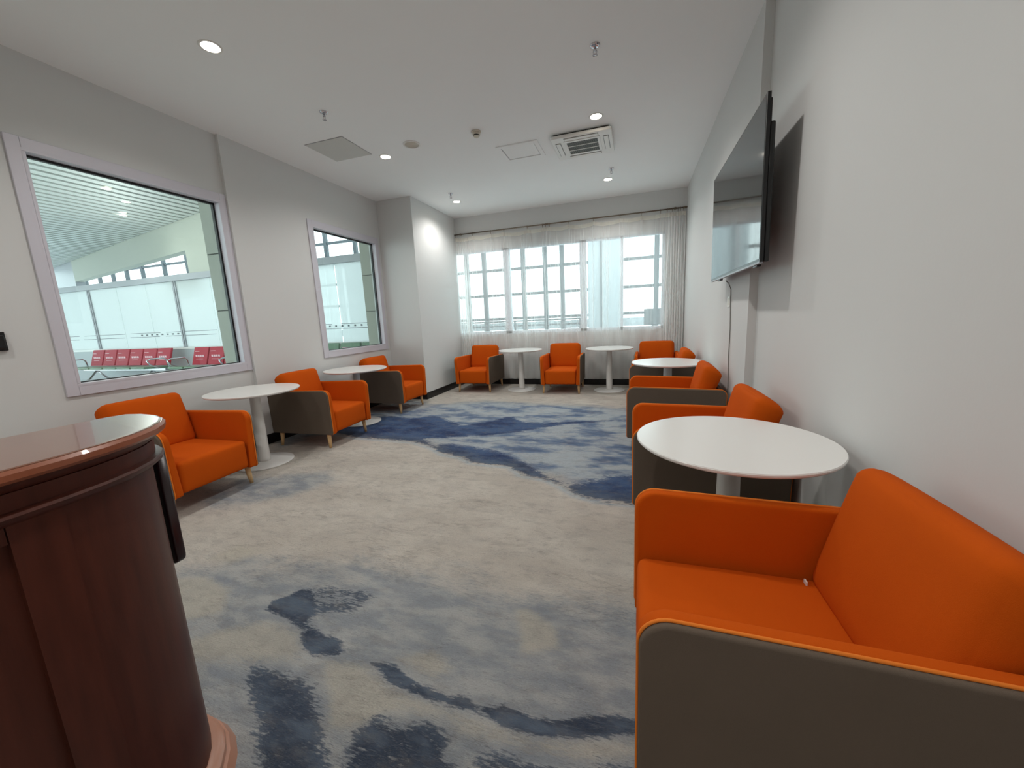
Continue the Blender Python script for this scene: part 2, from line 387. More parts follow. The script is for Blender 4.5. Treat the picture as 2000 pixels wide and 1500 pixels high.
fx0, fx1, fy0, fy1 = (XL1)*S, XR2*S, YF*S, YB*S
stp = .025
xs = np.linspace(fx0, fx1, int((fx1-fx0)/stp)+1); ys = np.linspace(fy0, fy1, int((fy1-fy0)/stp)+1)
GX, GY = np.meshgrid(xs, ys)
px, py = GX.ravel(), GY.ravel()
# masks are stored as soft levels (0.5 = the outline); the shader roughens and thresholds them
A = CARPET
upper = A['A_edge'] + A['A_top']
s_up = sdf(px, py, upper); dA = linedist(px, py, A['A_edge'])
lvl_up = np.where(s_up > 0, .5+np.minimum(dA/.02, s_up/.9), .5-np.minimum(dA/.05, -s_up/.4))
soft = lambda k, r: .5 + sdf(px, py, A[k])/r
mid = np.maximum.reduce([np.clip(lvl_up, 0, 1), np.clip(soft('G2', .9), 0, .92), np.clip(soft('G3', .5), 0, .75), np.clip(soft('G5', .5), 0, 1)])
dark = np.maximum.reduce([np.clip(soft('D1', .22), 0, 1), np.clip(soft('D2', .25), 0, .9), np.clip(soft('D3', .3), 0, .95)]
    + [np.clip(soft(k, r), 0, t) for k, r, t in (('B1', .07, .95), ('B2', .06, 1), ('B3', .16, .82), ('B4', .13, .8), ('B5', .2, .62), ('B6', .2, .7))])
cream = np.maximum.reduce([np.clip(soft(k, r), 0, 1) for k, r in (('C1', .10), ('C2', .16), ('C3', .1), ('C4', .12), ('C5', .10), ('C6', .15))])
rim = np.where((s_up < .01), np.clip(1-dA/.045, 0, 1), 0); upm = np.clip(s_up/.25, 0, 1)
me = bpy.data.meshes.new('floor')
nx, ny = len(xs), len(ys)
co = np.zeros((nx*ny, 3)); co[:, 0] = px; co[:, 1] = py
idx = np.arange(nx*ny).reshape(ny, nx)
fc = np.stack([idx[:-1, :-1], idx[:-1, 1:], idx[1:, 1:], idx[1:, :-1]], -1).reshape(-1, 4)
me.from_pydata(co.tolist(), [], fc.tolist())
ca = me.color_attributes.new('pattern', 'FLOAT_COLOR', 'POINT')
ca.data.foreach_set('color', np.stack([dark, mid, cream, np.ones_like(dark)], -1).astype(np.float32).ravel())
ca2 = me.color_attributes.new('pattern_river', 'FLOAT_COLOR', 'POINT')
ca2.data.foreach_set('color', np.stack([rim, upm, rim*0, np.ones_like(rim)], -1).astype(np.float32).ravel())
floor = bpy.data.objects.new('floor', me); COL.objects.link(floor); floor['kind'] = 'structure'
def carpet_material():
    m = bpy.data.materials.new('watercolour_carpet'); m.use_nodes = True; nt = m.node_tree; N = nt.nodes; L = nt.links
    b = N['Principled BSDF']; b.inputs['Roughness'].default_value = .95; b.inputs['Specular IOR Level'].default_value = .1
    tc = N.new('ShaderNodeTexCoord')
    at = N.new('ShaderNodeVertexColor'); at.layer_name = 'pattern'; sp = N.new('ShaderNodeSeparateColor'); L.new(at.outputs[0], sp.inputs[0])
    at2 = N.new('ShaderNodeVertexColor'); at2.layer_name = 'pattern_river'; sp2 = N.new('ShaderNodeSeparateColor'); L.new(at2.outputs[0], sp2.inputs[0])
    def noise(scale, det=4, stretch=(1, 1, 1), rough=.55, rot=0., off=(0, 0, 0)):
        mp = N.new('ShaderNodeMapping'); mp.inputs['Scale'].default_value = stretch; mp.inputs['Rotation'].default_value = (0, 0, rot); mp.inputs['Location'].default_value = off
        L.new(tc.outputs['Object'], mp.inputs[0]); n = N.new('ShaderNodeTexNoise'); n.inputs['Scale'].default_value = scale
        n.inputs['Detail'].default_value = det; n.inputs['Roughness'].default_value = rough; L.new(mp.outputs[0], n.inputs['Vector']); return n.outputs['Fac']
    def mth(op, a, c, clamp=False):
        n = N.new('ShaderNodeMath'); n.operation = op; n.use_clamp = clamp
        for i, v in enumerate((a, c)):
            if hasattr(v, 'links') or hasattr(v, 'is_linked'): L.new(v, n.inputs[i])
            else: n.inputs[i].default_value = v
        return n.outputs[0]
    def ramp(v, lo, hi, t0=0., t1=1.):
        n = N.new('ShaderNodeMapRange'); n.interpolation_type = 'SMOOTHSTEP'
        L.new(v, n.inputs[0]); n.inputs[1].default_value = lo; n.inputs[2].default_value = hi; n.inputs[3].default_value = t0; n.inputs[4].default_value = t1; return n.outputs[0]
    def mix(f, a, c):
        n = N.new('ShaderNodeMix'); n.data_type = 'RGBA'
        if isinstance(f, float): n.inputs[0].default_value = f
        else: L.new(f, n.inputs[0])
        for i, v in ((6, a), (7, c)):
            if isinstance(v, tuple): n.inputs[i].default_value = (*v, 1)
            else: L.new(v, n.inputs[i])
        return n.outputs[2]
    big = noise(1.6, 4, (1, 1.6, 1)); med = noise(5, 5, (1, 2.4, 1), rot=.12, off=(3, 1, 0))
    streak = noise(26, 5, (1, 4.5, 1), .65, .12); fine = noise(120, 3, (1, 2.2, 1), .6, .12); cloud = noise(2.6, 6, (1, 2.0, 1), .6, off=(7, 3, 0))
    beige = mix(ramp(big, .35, .65), lin((198, 190, 180)), lin((212, 205, 195)))
    beige = mix(ramp(med, .45, .72, 0, .5), beige, lin((182, 176, 170)))
    # blue-grey wash, including the shade painted in by the left chairs
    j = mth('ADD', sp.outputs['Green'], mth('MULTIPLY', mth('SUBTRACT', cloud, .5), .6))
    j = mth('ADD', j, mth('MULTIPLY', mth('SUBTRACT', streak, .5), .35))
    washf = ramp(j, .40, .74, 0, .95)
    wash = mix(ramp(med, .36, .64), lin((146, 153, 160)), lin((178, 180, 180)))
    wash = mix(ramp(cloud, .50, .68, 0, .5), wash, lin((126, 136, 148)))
    # inside the river: patches of clearer blue and pale water
    patch = noise(2.1, 5, (1, 1.9, 1), .6, .1, (11, 5, 0))
    rv = mix(ramp(patch, .43, .60), lin((178, 188, 196)), lin((84, 114, 152)))
    rv = mix(ramp(patch, .57, .68, 0, .9), rv, lin((44, 76, 122)))
    rv = mix(ramp(med, .5, .7, 0, .5), rv, lin((190, 192, 192)))
    wash = mix(mth('MULTIPLY', sp2.outputs['Green'], .85), wash, rv)
    col = mix(washf, beige, wash)
    # cream islands
    j = mth('ADD', sp.outputs['Blue'], mth('MULTIPLY', mth('SUBTRACT', streak, .5), .7))
    j = mth('ADD', j, mth('MULTIPLY', mth('SUBTRACT', cloud, .5), .5))
    col = mix(ramp(j, .30, .80, 0, .7), col, lin((196, 190, 176)))
    # dark blue ink
    j = mth('ADD', sp.outputs['Red'], mth('MULTIPLY', mth('SUBTRACT', streak, .5), 1.0))
    j = mth('ADD', j, mth('MULTIPLY', mth('SUBTRACT', med, .5), .8))
    inkf = ramp(j, .46, .68, 0, .93)
    ink = mix(ramp(med, .40, .66), lin((44, 58, 80)), lin((84, 100, 120)))
    inku = mix(ramp(patch, .40, .62), lin((52, 84, 130)), lin((24, 48, 94)))
    ink = mix(sp2.outputs['Green'], ink, inku)
    ink = mix(ramp(streak, .5, .68, 0, .55), ink, lin((104, 116, 132)))
    col = mix(inkf, col, ink)
    # pale rim along the sharp bank of the river
    col = mix(mth('MULTIPLY', sp2.outputs['Red'], .7), col, lin((176, 192, 204)))
    # strokes, mottling and pile
    mot = noise(9, 4, (1, 2.0, 1), .6, .12, (2, 9, 0))
    col = mix(ramp(mot, .48, .72, 0, .28), col, lin((128, 124, 120)))
    col = mix(ramp(streak, .56, .70, 0, .35), col, lin((112, 110, 108)))
    thin = noise(60, 4, (1, 6, 1), .7, .14, (4, 4, 0))
    col = mix(ramp(thin, .58, .70, 0, .45), col, lin((92, 92, 94)))
    # hand-carved contour strokes
    cv = mth('ABSOLUTE', mth('SUBTRACT', noise(5.5, 5, (1, 3.2, 1), .62, .14, (6, 2, 0)), .5), 0)
    stroke = ramp(cv, .004, .016, 1, 0)
    gate = ramp(noise(3, 3, (1, 1.5, 1), .5, 0, (1, 8, 0)), .42, .6)
    stroke = mth('MULTIPLY', stroke, gate)
    col = mix(mth('MULTIPLY', stroke, .15), col, lin((100, 98, 98)))
    col = mix(ramp(fine, .35, .65, 0, .18), col, lin((110, 108, 106)))
    L.new(col, b.inputs['Base Color'])
    bp = N.new('ShaderNodeBump'); bp.inputs['Strength'].default_value = .9; bp.inputs['Distance'].default_value = .008
    h = mth('SUBTRACT', mth('ADD', mth('MULTIPLY', streak, 1.2), mth('ADD', mth('MULTIPLY', fine, .6), mth('MULTIPLY', thin, .6))), mth('MULTIPLY', stroke, .25)); L.new(h, bp.inputs['Height']); L.new(bp.outputs[0], b.inputs['Normal'])
    return m
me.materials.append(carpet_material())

# ================================================================== ARMCHAIRS
def make_armchair():
    root = empty('armchair', (0, 0, 0), cat='armchair', group='orange and taupe armchairs of the lounge')
    D2, WO, ZB, AH, AR = .405, .332, .165, .640, .625
    # seat block between the arms: rounded front, slightly crowned top
    MB().soft((0, -.055, (ZB+.402)/2), (.262, .342, (.402-ZB)/2), .032, M_orange, puff=(0, .006, .008)).build('seat', root)
    # backrest cushion: leaning, fat at the top, chamfered towards the wall
    def lean(p):
        t = (p.z+.22)/.44
        y = p.y*(1.0+.12*t) + .112*t
        return (p.x, y, p.z - max(0, t-.45)/.55*.075*(p.y+.064)/.128)
    MB().soft((0, .203, .606), (.276, .064, .228), .056, M_orange, puff=(.004, .014, .006), warp=lean).build('backrest', root)
    MB().box((-.27, D2-.035, ZB), (.27, D2, .60), M_brown, .008, 3).build('back_panel', root)
    for s_ in (-1, 1):
        def to3(y, z, h, s_=s_):    # h from the inside (0) to the outside; slight outward flare with height
            t = max(0, min(1, (z-.36)/.27)); xi = .262+.030*t; xo = .320+.010*max(0, (z-ZB))/.47
            return (s_*(xi+(xo-xi)*h/.058 if h <= .058 else xo+h-.058), y, z)
        def top(y): return AH + (AR-AH)*(y+D2)/(2*D2)
        prof = rounded(-D2, D2, ZB-.008, AH, (.018, .02, .05, .072), 8)
        prof = [(y, z - (AH-top(y) if z > .5 else 0)) for y, z in prof]
        arm = MB().prism(prof, 0, .058, M_orange, to3, .012, 4).build('armrest', root)
        o = MB().prism([(y*.994, z-.003) for y, z in prof], .054, .074, M_brown, to3, .009, 4).build('side_panel', arm)
        o['label'] = 'taupe outer side panel'
        # corded edge between the two fabrics
        loop = [to3(y*.999, z-.001, .058) for y, z in prof]; loop.append(loop[0])
        MB().tube(loop, .0042, M_piping, 6, cap=False).build('piping', arm)
    for sx in (-1, 1):
        for sy in (-1, 1):
            x, y = sx*.295, sy*.315
            MB().tube([(x, y, ZB+.005), (x+sx*.004, y+sy*.005, ZB*.5), (x+sx*.010, y+sy*.012, 0)], [.023, .019, .0135], M_beech, 20).build('leg', root)
    return root
LWALL, RWALL = PI/2, -PI/2
chairs = [
 (-3.216, 7.66, -.002, 'orange and taupe armchair against the curtained window wall, beside the white column'),
 (-1.39, 7.65, .03, 'orange armchair between the two white round tables under the curtained window'),
 (.385, 7.66, -.03, 'orange armchair in the far right corner with its back to the curtain'),
 (-3.993, 2.244, 1.615, 'orange armchair under the big left window, nearest the mahogany desk'),
 (-4.015, 3.994, 1.61, 'orange armchair at the left wall between the two round tables'),
 (-4.118, 5.716, 1.583, 'orange armchair under the smaller left window, next to the boxed column'),
 (.395, 6.25, -1.60, 'orange armchair on the right wall just beyond the farther right-hand table'),
 (.395, 4.474, -1.60, 'orange armchair on the right wall just before the farther right-hand table'),
 (.452, 2.982, -1.563, 'orange armchair on the right wall directly behind the nearest white table'),
 (.475, 1.297, -1.564, 'large foreground orange armchair with taupe side, at lower right of the picture'),
]
proto = make_armchair()
for i, (x, y, a, lab) in enumerate(chairs):
    o = proto if i == 0 else copy_tree(proto)
    o.location = P(x, y, FL); o.rotation_euler = (0, 0, a); o['label'] = lab
# small white care label sewn in the seat seam of the nearest chair
MB().box((-.226, .122, .404), (-.208, .127, .417), M_plastic).build('care_tag', o)

# ================================================================== ROUND TABLES
def make_table():
    root = empty('round_table', (0, 0, 0), cat='table', group='white round pedestal tables')
    MB().lathe([(0, .709), (.372, .709), (.388, .714), (.395, .721), (.396, .728), (.393, .7325), (0, .7330)], M_white, 96, smooth=False).build('tabletop', root)
    MB().lathe([(.0, .016), (.054, .016), (.052, .05), (.050, .3), (.0465, .55), (.044, .700), (.085, .702), (.085, .709), (0, .709)], M_whitem, 40, smooth=True).build('pedestal', root)
    MB().lathe([(0, 0), (.257, 0), (.258, .006), (.250, .011), (.12, .016), (.06, .021), (0, .021)], M_whitem, 72, smooth=True).build('base_plate', root)
    return root
tabs = [(-.485, 7.673, 'white round table by the curtain, left of the far corner armchair'),
        (-2.278, 7.624, 'white round table between the two armchairs under the curtained window'),
        (.407, 5.366, 'white round table on the right wall, the farther of the two, reflecting the window'),
        (.467, 2.115, 'nearest white round table, on the right beside the foreground armchair'),
        (-4.042, 3.096, 'white round table under the right end of the big left window'),
        (-4.087, 4.804, 'white round table at the left wall below the smaller window')]
proto = make_table()
for i, (x, y, lab) in enumerate(tabs):
    o = proto if i == 0 else copy_tree(proto)
    o.location = P(x, y, FL); o['label'] = lab
for o in [x for x in COL.objects if x.name.startswith('tabletop')][:1]:
    for f_ in o.data.polygons: f_.use_smooth = False

# ================================================================== MAHOGANY DESK
root = empty('reception_desk', P(-1.42, .2, FL), label='dark mahogany curved reception desk with moulded top, at left edge of the picture', cat='desk')
inv = Matrix.Translation(-root.location)
def plan(off, y_near=-.9):
    """outline of the desk grown by off (units)"""
    front = [(-1.245, y_near), (-1.245, -.4), (-1.245, 0), (-1.246, .2), (-1.25, .38), (-1.258, .46), (-1.275, .54), (-1.302, .61), (-1.34, .67), (-1.385, .715), (-1.44, .75), (-1.50, .768), (-1.57, .772)]
    pts = front + [(-1.60, .765), (-1.61, .74), (-1.61, y_near)]
    pv = [Vector(p) for p in pts]; n = len(pv); out = []
    for i in range(n):
        e1 = (pv[i]-pv[i-1]).normalized(); e2 = (pv[(i+1) % n]-pv[i]).normalized()
        k = (Vector((e1.y, -e1.x))+Vector((e2.y, -e2.x))); k.normalize(); k /= max(.6, k.dot(Vector((e1.y, -e1.x))))
        out.append(tuple(pv[i]+k*off))
    return out
def desk_part(name, prof, m, parent=root, close=True):
    """stack of outlines: prof = (offset, z)"""
    b = MB(); rings = []
    for off, z in prof: rings.append([b.bm.verts.new(P(x, y, z)) for x, y in plan(off)])
    n = len(rings[0])
    for a, c in zip(rings, rings[1:]):
        for k in range(n): b.face([a[k], a[(k+1) % n], c[(k+1) % n], c[k]], m, True)
    b.face(rings[0][::-1], m); b.face(rings[-1], m)
    o = b.build(name, parent); o.matrix_parent_inverse = inv if parent is root else Matrix.Identity(4)
    md = o.modifiers.new('split', 'EDGE_SPLIT'); md.split_angle = math.radians(32)
    return o
desk_part('desk_body', [(-.012, FL), (-.012, -.30)], M_desk)
desk_part('desktop', [(.022, -.2615), (.030, -.2605), (.030, -.259), (.024, -.2575)], M_desktop)
desk_part('top_lip', [(.012, -.292), (.030, -.289), (.038, -.281), (.038, -.268), (.032, -.2605)], M_desklip)
desk_part('cornice', [(-.004, -.315), (.006, -.308), (.010, -.300), (.016, -.291)], M_desk)
desk_part('frieze', [(.002, -.356), (.002, -.314)], M_desk)
desk_part('rib_moulding', [(.004, -.382), (.010, -.378), (.019, -.370), (.022, -.362), (.018, -.356), (.004, -.353)], M_desk)
# stiles: slightly proud bands running down the front
def strip(name, ya, yb_, off, z0, z1, m):
    import bisect
    pl = plan(-.012); fr = [p for p in pl[:13]]
    def at(y):
        for (x0_, y0_), (x1_, y1_) in zip(fr, fr[1:]):
            if y0_ <= y <= y1_: t = (y-y0_)/(y1_-y0_); return x0_+(x1_-x0_)*t
    b = MB(); n = 8; ys_ = [ya+(yb_-ya)*k/n for k in range(n+1)]
    ins = [b.bm.verts.new(P(at(y)-.005, y, z)) for z in (z0, z1) for y in ys_]
    out = [b.bm.verts.new(P(at(y)+off, y, z)) for z in (z0, z1) for y in ys_]
    k = n+1
    for i in range(n):
        b.face([out[i], out[i+1], out[k+i+1], out[k+i]], m)
        b.face([ins[i+1], ins[i], ins[k+i], ins[k+i+1]], m)
        b.face([out[k+i], out[k+i+1], ins[k+i+1], ins[k+i]], m); b.face([ins[i], ins[i+1], out[i+1], out[i]], m)
    b.face([ins[0], out[0], out[k], ins[k]], m); b.face([out[n], ins[n], ins[k+n], out[k+n]], m)
    o = b.build(name, root); o.matrix_parent_inverse = inv
strip('stile', .372, .462, .016, -1.41, -.36, M_desk)
strip('stile', -.10, -.01, .016, -1.41, -.36, M_desk)
strip('rail', -.80, .37, .014, -.42, -.36, M_desk)
desk_part('base_moulding', [(.052, FL), (.040, -1.475), (.035, -1.467), (.024, -1.464), (.026, -1.456), (.024, -1.442), (.016, -1.433), (.004, -1.428), (-.01, -1.426)], M_deskbase)
b = MB(); prof = rounded(-.785, -.37, -1.63, -1.487, (.03, 0, 0, .03), 5)
b.prism([(z, x) for z, x in prof], .772, .802, M_darkwood, lambda z, x, h: P(x, h, z), .006, 3)
o = b.build('end_plate', root); o.matrix_parent_inverse = inv; o['label'] = 'dark rounded plate on the end of the desk'

# ================================================================== TELEVISION
tz0, tz1, ty0, ty1 = .285, 1.285, 2.955, 4.655
root = empty('television', P(.80, 3.8, .785), label='large black flat television tilted on the right wall', cat='television')
inv = Matrix.Translation(-root.location)
def tvx(z): return .752 + .012*(tz1-z)/(tz1-tz0)
def slab(b, y0, y1, z0, z1, d0, d1, m, bev=0.):
    q = [P(tvx(z0)+d0, y0, z0), P(tvx(z0)+d1, y0, z0), P(tvx(z0)+d1, y1, z0), P(tvx(z0)+d0, y1, z0),
         P(tvx(z1)+d0, y0, z1), P(tvx(z1)+d1, y0, z1), P(tvx(z1)+d1, y1, z1), P(tvx(z1)+d0, y1, z1)]
    return b.hexa(q, m, bev)
o = slab(MB(), ty0, ty1, tz0, tz1, 0, .022, M_tvblack, .002).build('casing', root); o.matrix_parent_inverse = inv
o = slab(MB(), ty0+.012, ty1-.012, tz0+.022, tz1-.012, -.0015, .001, M_screen).build('screen', root); o.matrix_parent_inverse = inv
o = slab(slab(MB(), ty0+.012, ty1-.012, tz0+.0, tz1-.16, .022, .058, M_tvblack, .010), ty0+.012, ty1-.012, tz1-.17, tz1-.03, .02, .034, M_tvblack, .006).build('rear_housing', root); o.matrix_parent_inverse = inv
o = slab(MB(), ty0+.004, ty1-.004, tz0-.008, tz0+.004, -.001, .02, M_rail).build('bottom_trim', root); o.matrix_parent_inverse = inv
for y in (3.05, 4.25): 
    o = slab(MB(), y, y+.10, tz0-.022, tz0-.005, .01, .035, M_tvblack, .003).build('foot', root); o.matrix_parent_inverse = inv
o = MB().ubox((.822, 3.78, .55), (.899, 4.15, 1.0), M_tvblack, .004).build('wall_bracket', root); o.matrix_parent_inverse = inv
# cable down the wall, socket
pts = [P(.84, 4.33, .262), P(.87, 4.345, .24), P(.893, 4.35, .18)]
for k in range(1, 15):
    z = .18 - k*.096; pts.append(P(.893, 4.335 + .012*math.sin(k*1.1) - .005*k, z))
tag(MB().tube(pts, .0035, M_cable, 8).build('power_cable'), 'thin cable hanging down the right wall below the television', 'cable')
b = empty('wall_socket', P(.90, 4.42, .06), label='white power socket on the right wall beside the hanging cable', cat='socket')
inv = Matrix.Translation(-b.location)
o = MB().ubox((.889, 4.37, .01), (.901, 4.47, .11), M_plastic, .003).build('cover_plate', b); o.matrix_parent_inverse = inv
o = MB().ubox((.8875, 4.385, .025), (.889, 4.455, .095), M_plasticw, .001).build('outlet_insert', b); o.matrix_parent_inverse = inv
# black fitting at the left picture edge
r = empty('wall_fitting', P(XL1, 1.60, 0), label='small black fitting on the left wall at the left picture edge', cat='fitting')
inv = Matrix.Translation(-r.location)
o = MB().ubox((XL1, 1.50, -.07), (XL1+.02, 1.645, .075), M_gasket, .003).build('mounting_plate', r); o.matrix_parent_inverse = inv
o = MB().ubox((XL1+.02, 1.52, -.055), (XL1+.05, 1.63, .05), M_gasket, .006).build('housing', r); o.matrix_parent_inverse = inv

# ================================================================== CURTAIN, ROD
yr = 8.215*S; zr = (1.884+1.5)*S
xa, xb = (XL2+.30)*S-.28, XR1*S-.005
root = empty('curtain_rod', (0, yr, zr), label='long bronze curtain rod across the window wall', cat='curtain rod')
inv = Matrix.Translation(-root.location)
o = MB().tube([(CX*S+.002, yr, zr), (XR1*S-.002, yr, zr)], .011, M_rod, 14).build('pole', root); o.matrix_parent_inverse = inv
for bx_ in (-3.25, -1.53, .60):
    o = MB().tube([(bx_, YB*S, zr-.002), (bx_, yr+.01, zr-.002)], .007, M_rod, 8).lathe([(0, 0), (.02, 0), (.02, .03), (0, .03)], M_rod, 12, (bx_, yr, zr-.015)).build('bracket', root); o.matrix_parent_inverse = inv
b = MB().lathe([(0, -.03), (.017, -.026), (.02, 0), (.017, .026), (0, .03)], M_rod, 16)
for v in b.bm.verts: v.co = Vector((v.co.z, v.co.y, v.co.x))+Vector((XR1*S-.035, yr, zr))
o = b.build('finial', root); o.matrix_parent_inverse = inv
rings_px = [-3.611, -3.555, -3.456, -3.368, -3.001, -2.625, -2.36, -1.907, -1.62, -1.564, -1.489, -1.141, -0.716, -0.266, 0.078, 0.379, 0.48, 0.557, 0.596, 0.641, 0.679, 0.725]
rg = None
for x in rings_px:
    if rg is None:
        bb = MB(); pts = [(0, .019*math.cos(t*PI/8), .019*math.sin(t*PI/8)-.006) for t in range(17)]
        bb.tube(pts, .0036, M_rod, 6, cap=False); bb.box((-.003, -.004, -.052), (.003, .004, -.024), M_rod)
        rg = bb.build('curtain_ring', root)
    else:
        n_ = rg.copy(); COL.objects.link(n_); rg_ = n_; n_.parent = root
        n_.location = (x, 0, 0); continue
    rg.location = (x, 0, 0)
# sheer curtains: two panels that meet near the middle
def curtain(name, xs0, xs1, hooks, gather, lab):
    hooks = sorted(hooks)
    nU, nV = int((xs1-xs0)/.004), 44
    b = MB(); V = []; rnd = random.Random(hash(name) % 97 + len(hooks))
    ph = [0.]
    xsu = [xs0+(xs1-xs0)*i/nU for i in range(nU+1)]
    # fold density grows near the gathers
    ck = [(rnd.uniform(xs0, xs1), rnd.uniform(-.10, .10), rnd.uniform(.006, .013), rnd.uniform(.012, .028)) for _ in range(24)]
    for i in range(nU):
        dn = 26.
        for g_, w_, k_ in gather: dn += k_*math.exp(-((xsu[i]-g_)/w_)**2)
        ph.append(ph[-1]+dn*(xs1-xs0)/nU)
    zt0, zb0 = zr-.055, (-1.37+1.5)*S
    for j in range(nV+1):
        t = j/nV; row = []
        for i, x in enumerate(xsu):
            dmin = min((abs(x-h_), h_) for h_ in hooks)[0]
            nb = [h_ for h_ in hooks]; 
            lo_ = max([h_ for h_ in nb if h_ <= x], default=xs0); hi_ = min([h_ for h_ in nb if h_ > x], default=xs1)
            span = hi_-lo_; uu = (x-lo_)/span if span > 1e-6 else 0
            sag = .16*span*span*math.sin(PI*uu) if span > .05 else 0
            sag = min(sag, .035)
            z = zt0 - min(sag, .03)*(1-t)**6 + (zb0-zt0)*t
            amp = .008+.012*min(1, t*3)
            y = yr + amp*math.sin(ph[i]+.6*math.sin(2.3*t+x)) + .006*math.sin(3.1*x+2*t)
            # pleats pinched at every hook, fading downwards
            y -= .014*math.exp(-(dmin/.012)**2)*math.exp(-t*5)
            for cx_, sl, aw, wd in ck:       # long slanting creases
                d_ = x-(cx_+sl*t); y -= aw*1.5*math.exp(-(d_/(wd*.35))**2)*math.sin(PI*min(1, t*1.15+.05))
            row.append(b.bm.verts.new((x, y, z)))
        V.append(row)
    dens = []
    for row in V:
        for i in range(len(row)):
            p0, p1 = row[max(0, i-1)].co, row[min(len(row)-1, i+1)].co
            s_ = abs(p1.y-p0.y)/max(1e-6, abs(p1.x-p0.x)); dens.append(1-(1-.35)**(math.sqrt(1+s_*s_)**1.9))
    for j in range(nV):
        for i in range(nU):
            b.face([V[j][i], V[j][i+1], V[j+1][i+1], V[j+1][i]], M_heading if j == 0 else M_sheer, True)
    o = tag(b.build(name), lab, 'curtain', 'sheer curtains')
    ca_ = o.data.color_attributes.new('weave_density', 'FLOAT_COLOR', 'POINT')
    ca_.data.foreach_set('color', [v for d_ in dens for v in (d_, d_, d_, 1.)])
    return o
mid_x = -1.58
curtain('sheer_curtain', CX*S+.015, mid_x, [x for x in rings_px if x < mid_x], [(-3.25, .16, 130), (mid_x, .04, 30)], 'white sheer curtain panel on the left half of the window wall, bunched beside the column')
curtain('sheer_curtain', mid_x+.006, XR1*S-.02, [x for x in rings_px if x > mid_x], [(.62, .15, 150), (mid_x, .04, 20)], 'white sheer curtain panel on the right half of the window wall, bunched in the corner')

# ================================================================== CEILING FITTINGS
def down(name, x, y, **k): return empty(name, P(x, y, H), **k)
def make_downlight():
    r = empty('downlight', (0, 0, 0), cat='light', group='recessed round ceiling downlights')
    MB().lathe([(.056, -.004), (.060, -.006), (.070, -.004), (.073, 0), (.073, .001), (.056, .001)], M_plastic, 40).build('trim_ring', r)
    MB().lathe([(0, -.0035), (.05, -.0035), (.057, -.0025), (.057, .0005), (0, .0005)], M_lamp, 36).build('lens', r)
    ld = bpy.data.lights.new('downlight_beam', 'SPOT'); ld.energy = LAMP_W; ld.color = (1, .97, .935)
    ld.spot_size = math.radians(150); ld.spot_blend = .7; ld.shadow_soft_size = .05
    l = bpy.data.objects.new('downlight_beam', ld); COL.objects.link(l); l.parent = r; l.location = (0, 0, -.03)
    return r
dl = [(-3.26, 2.607, 'nearest glowing downlight, at the top left of the picture'),
      (-.457, 4.971, 'glowing downlight just in front of the air-conditioning cassette'),
      (-3.274, 4.913, 'glowing downlight between the grey ceiling panel and the round speaker'),
      (-.472, 7.194, 'small glowing downlight close to the window wall, on the right half of the ceiling'),
      (-3.296, 7.175, 'small glowing downlight beside the top of the white column'),
      (-.457, 2.65, 'ceiling downlight above the foreground, overhead of the nearest table'), (-3.26, .3, 'ceiling downlight over the desk'),
      (-.457, .3, 'ceiling downlight over the photographer'), (-3.26, -2.0, 'ceiling downlight behind the desk near the rear wall'), (-.457, -2.0, 'ceiling downlight behind the photographer near the rear wall')]
proto = make_downlight()
for i, (x, y, lab) in enumerate(dl):
    o = proto if i == 0 else copy_tree(proto)
    o.location = P(x, y, H); o['label'] = lab
def make_sprinkler():
    r = empty('sprinkler', (0, 0, 0), cat='sprinkler', group='pendant fire sprinklers')
    MB().lathe([(0, .001), (.038, .001), (.037, -.004), (.026, -.012), (.014, -.014), (0, -.014)], M_chrome, 28).build('escutcheon', r)
    MB().lathe([(.009, -.012), (.009, -.03), (.012, -.032), (.012, -.037), (0, -.037)], M_chrome, 16).tube([(.011, 0, -.034), (.014, 0, -.048), (.004, 0, -.064)], .0025, M_chrome, 6).tube([(-.011, 0, -.034), (-.014, 0, -.048), (-.004, 0, -.064)], .0025, M_chrome, 6).build('sprinkler_head', r)
    MB().lathe([(0, -.063), (.018, -.064), (.018, -.067), (0, -.068)], M_chrome, 20).build('deflector', r)
    return r
proto = make_sprinkler()
for i, (x, y, lab) in enumerate([(-.349, 3.759, 'largest chrome sprinkler, near the top middle of the picture'), (-3.182, 3.71, 'chrome sprinkler above the grey ceiling panel on the left'),
        (-.386, 6.716, 'small sprinkler beyond the air-conditioning cassette'), (-3.183, 6.69, 'small sprinkler near the top of the white column')]):
    o = proto if i == 0 else copy_tree(proto)
    o.location = P(x, y, H); o['label'] = lab
# speaker
r = down('ceiling_speaker', -2.753, 4.737, label='round ivory speaker set in the ceiling', cat='speaker')
MB().lathe([(.076, -.006), (.082, -.009), (.094, -.005), (.097, .001), (.076, .001)], M_plastic, 48).build('rim', r)
b = MB().lathe([(0, -.004), (.077, -.0045), (.078, .001)], M_plasticw, 48)
for rr in (.02, .035, .05, .065): b.lathe([(rr, -.0045), (rr+.003, -.0065), (rr+.006, -.0045)], M_plasticw, 48)
b.build('speaker_grille', r)
# smoke detector
r = down('smoke_detector', -1.865, 4.755, label='small ivory smoke detector in the middle of the ceiling', cat='smoke detector')
MB().lathe([(.0, .001), (.052, .001), (.052, -.008), (.046, -.012), (0, -.012)], M_plasticw, 36).build('mounting_base', r)
MB().lathe([(.040, -.012), (.042, -.03), (.038, -.034), (0, -.034)], M_plasticw, 36).build('housing', r)
MB().lathe([(.032, -.034), (.031, -.046), (0, -.046)], M_dark, 30).build('sensor_slots', r)
MB().lathe([(.034, -.046), (.026, -.053), (0, -.055)], M_plasticw, 30).build('cap', r)
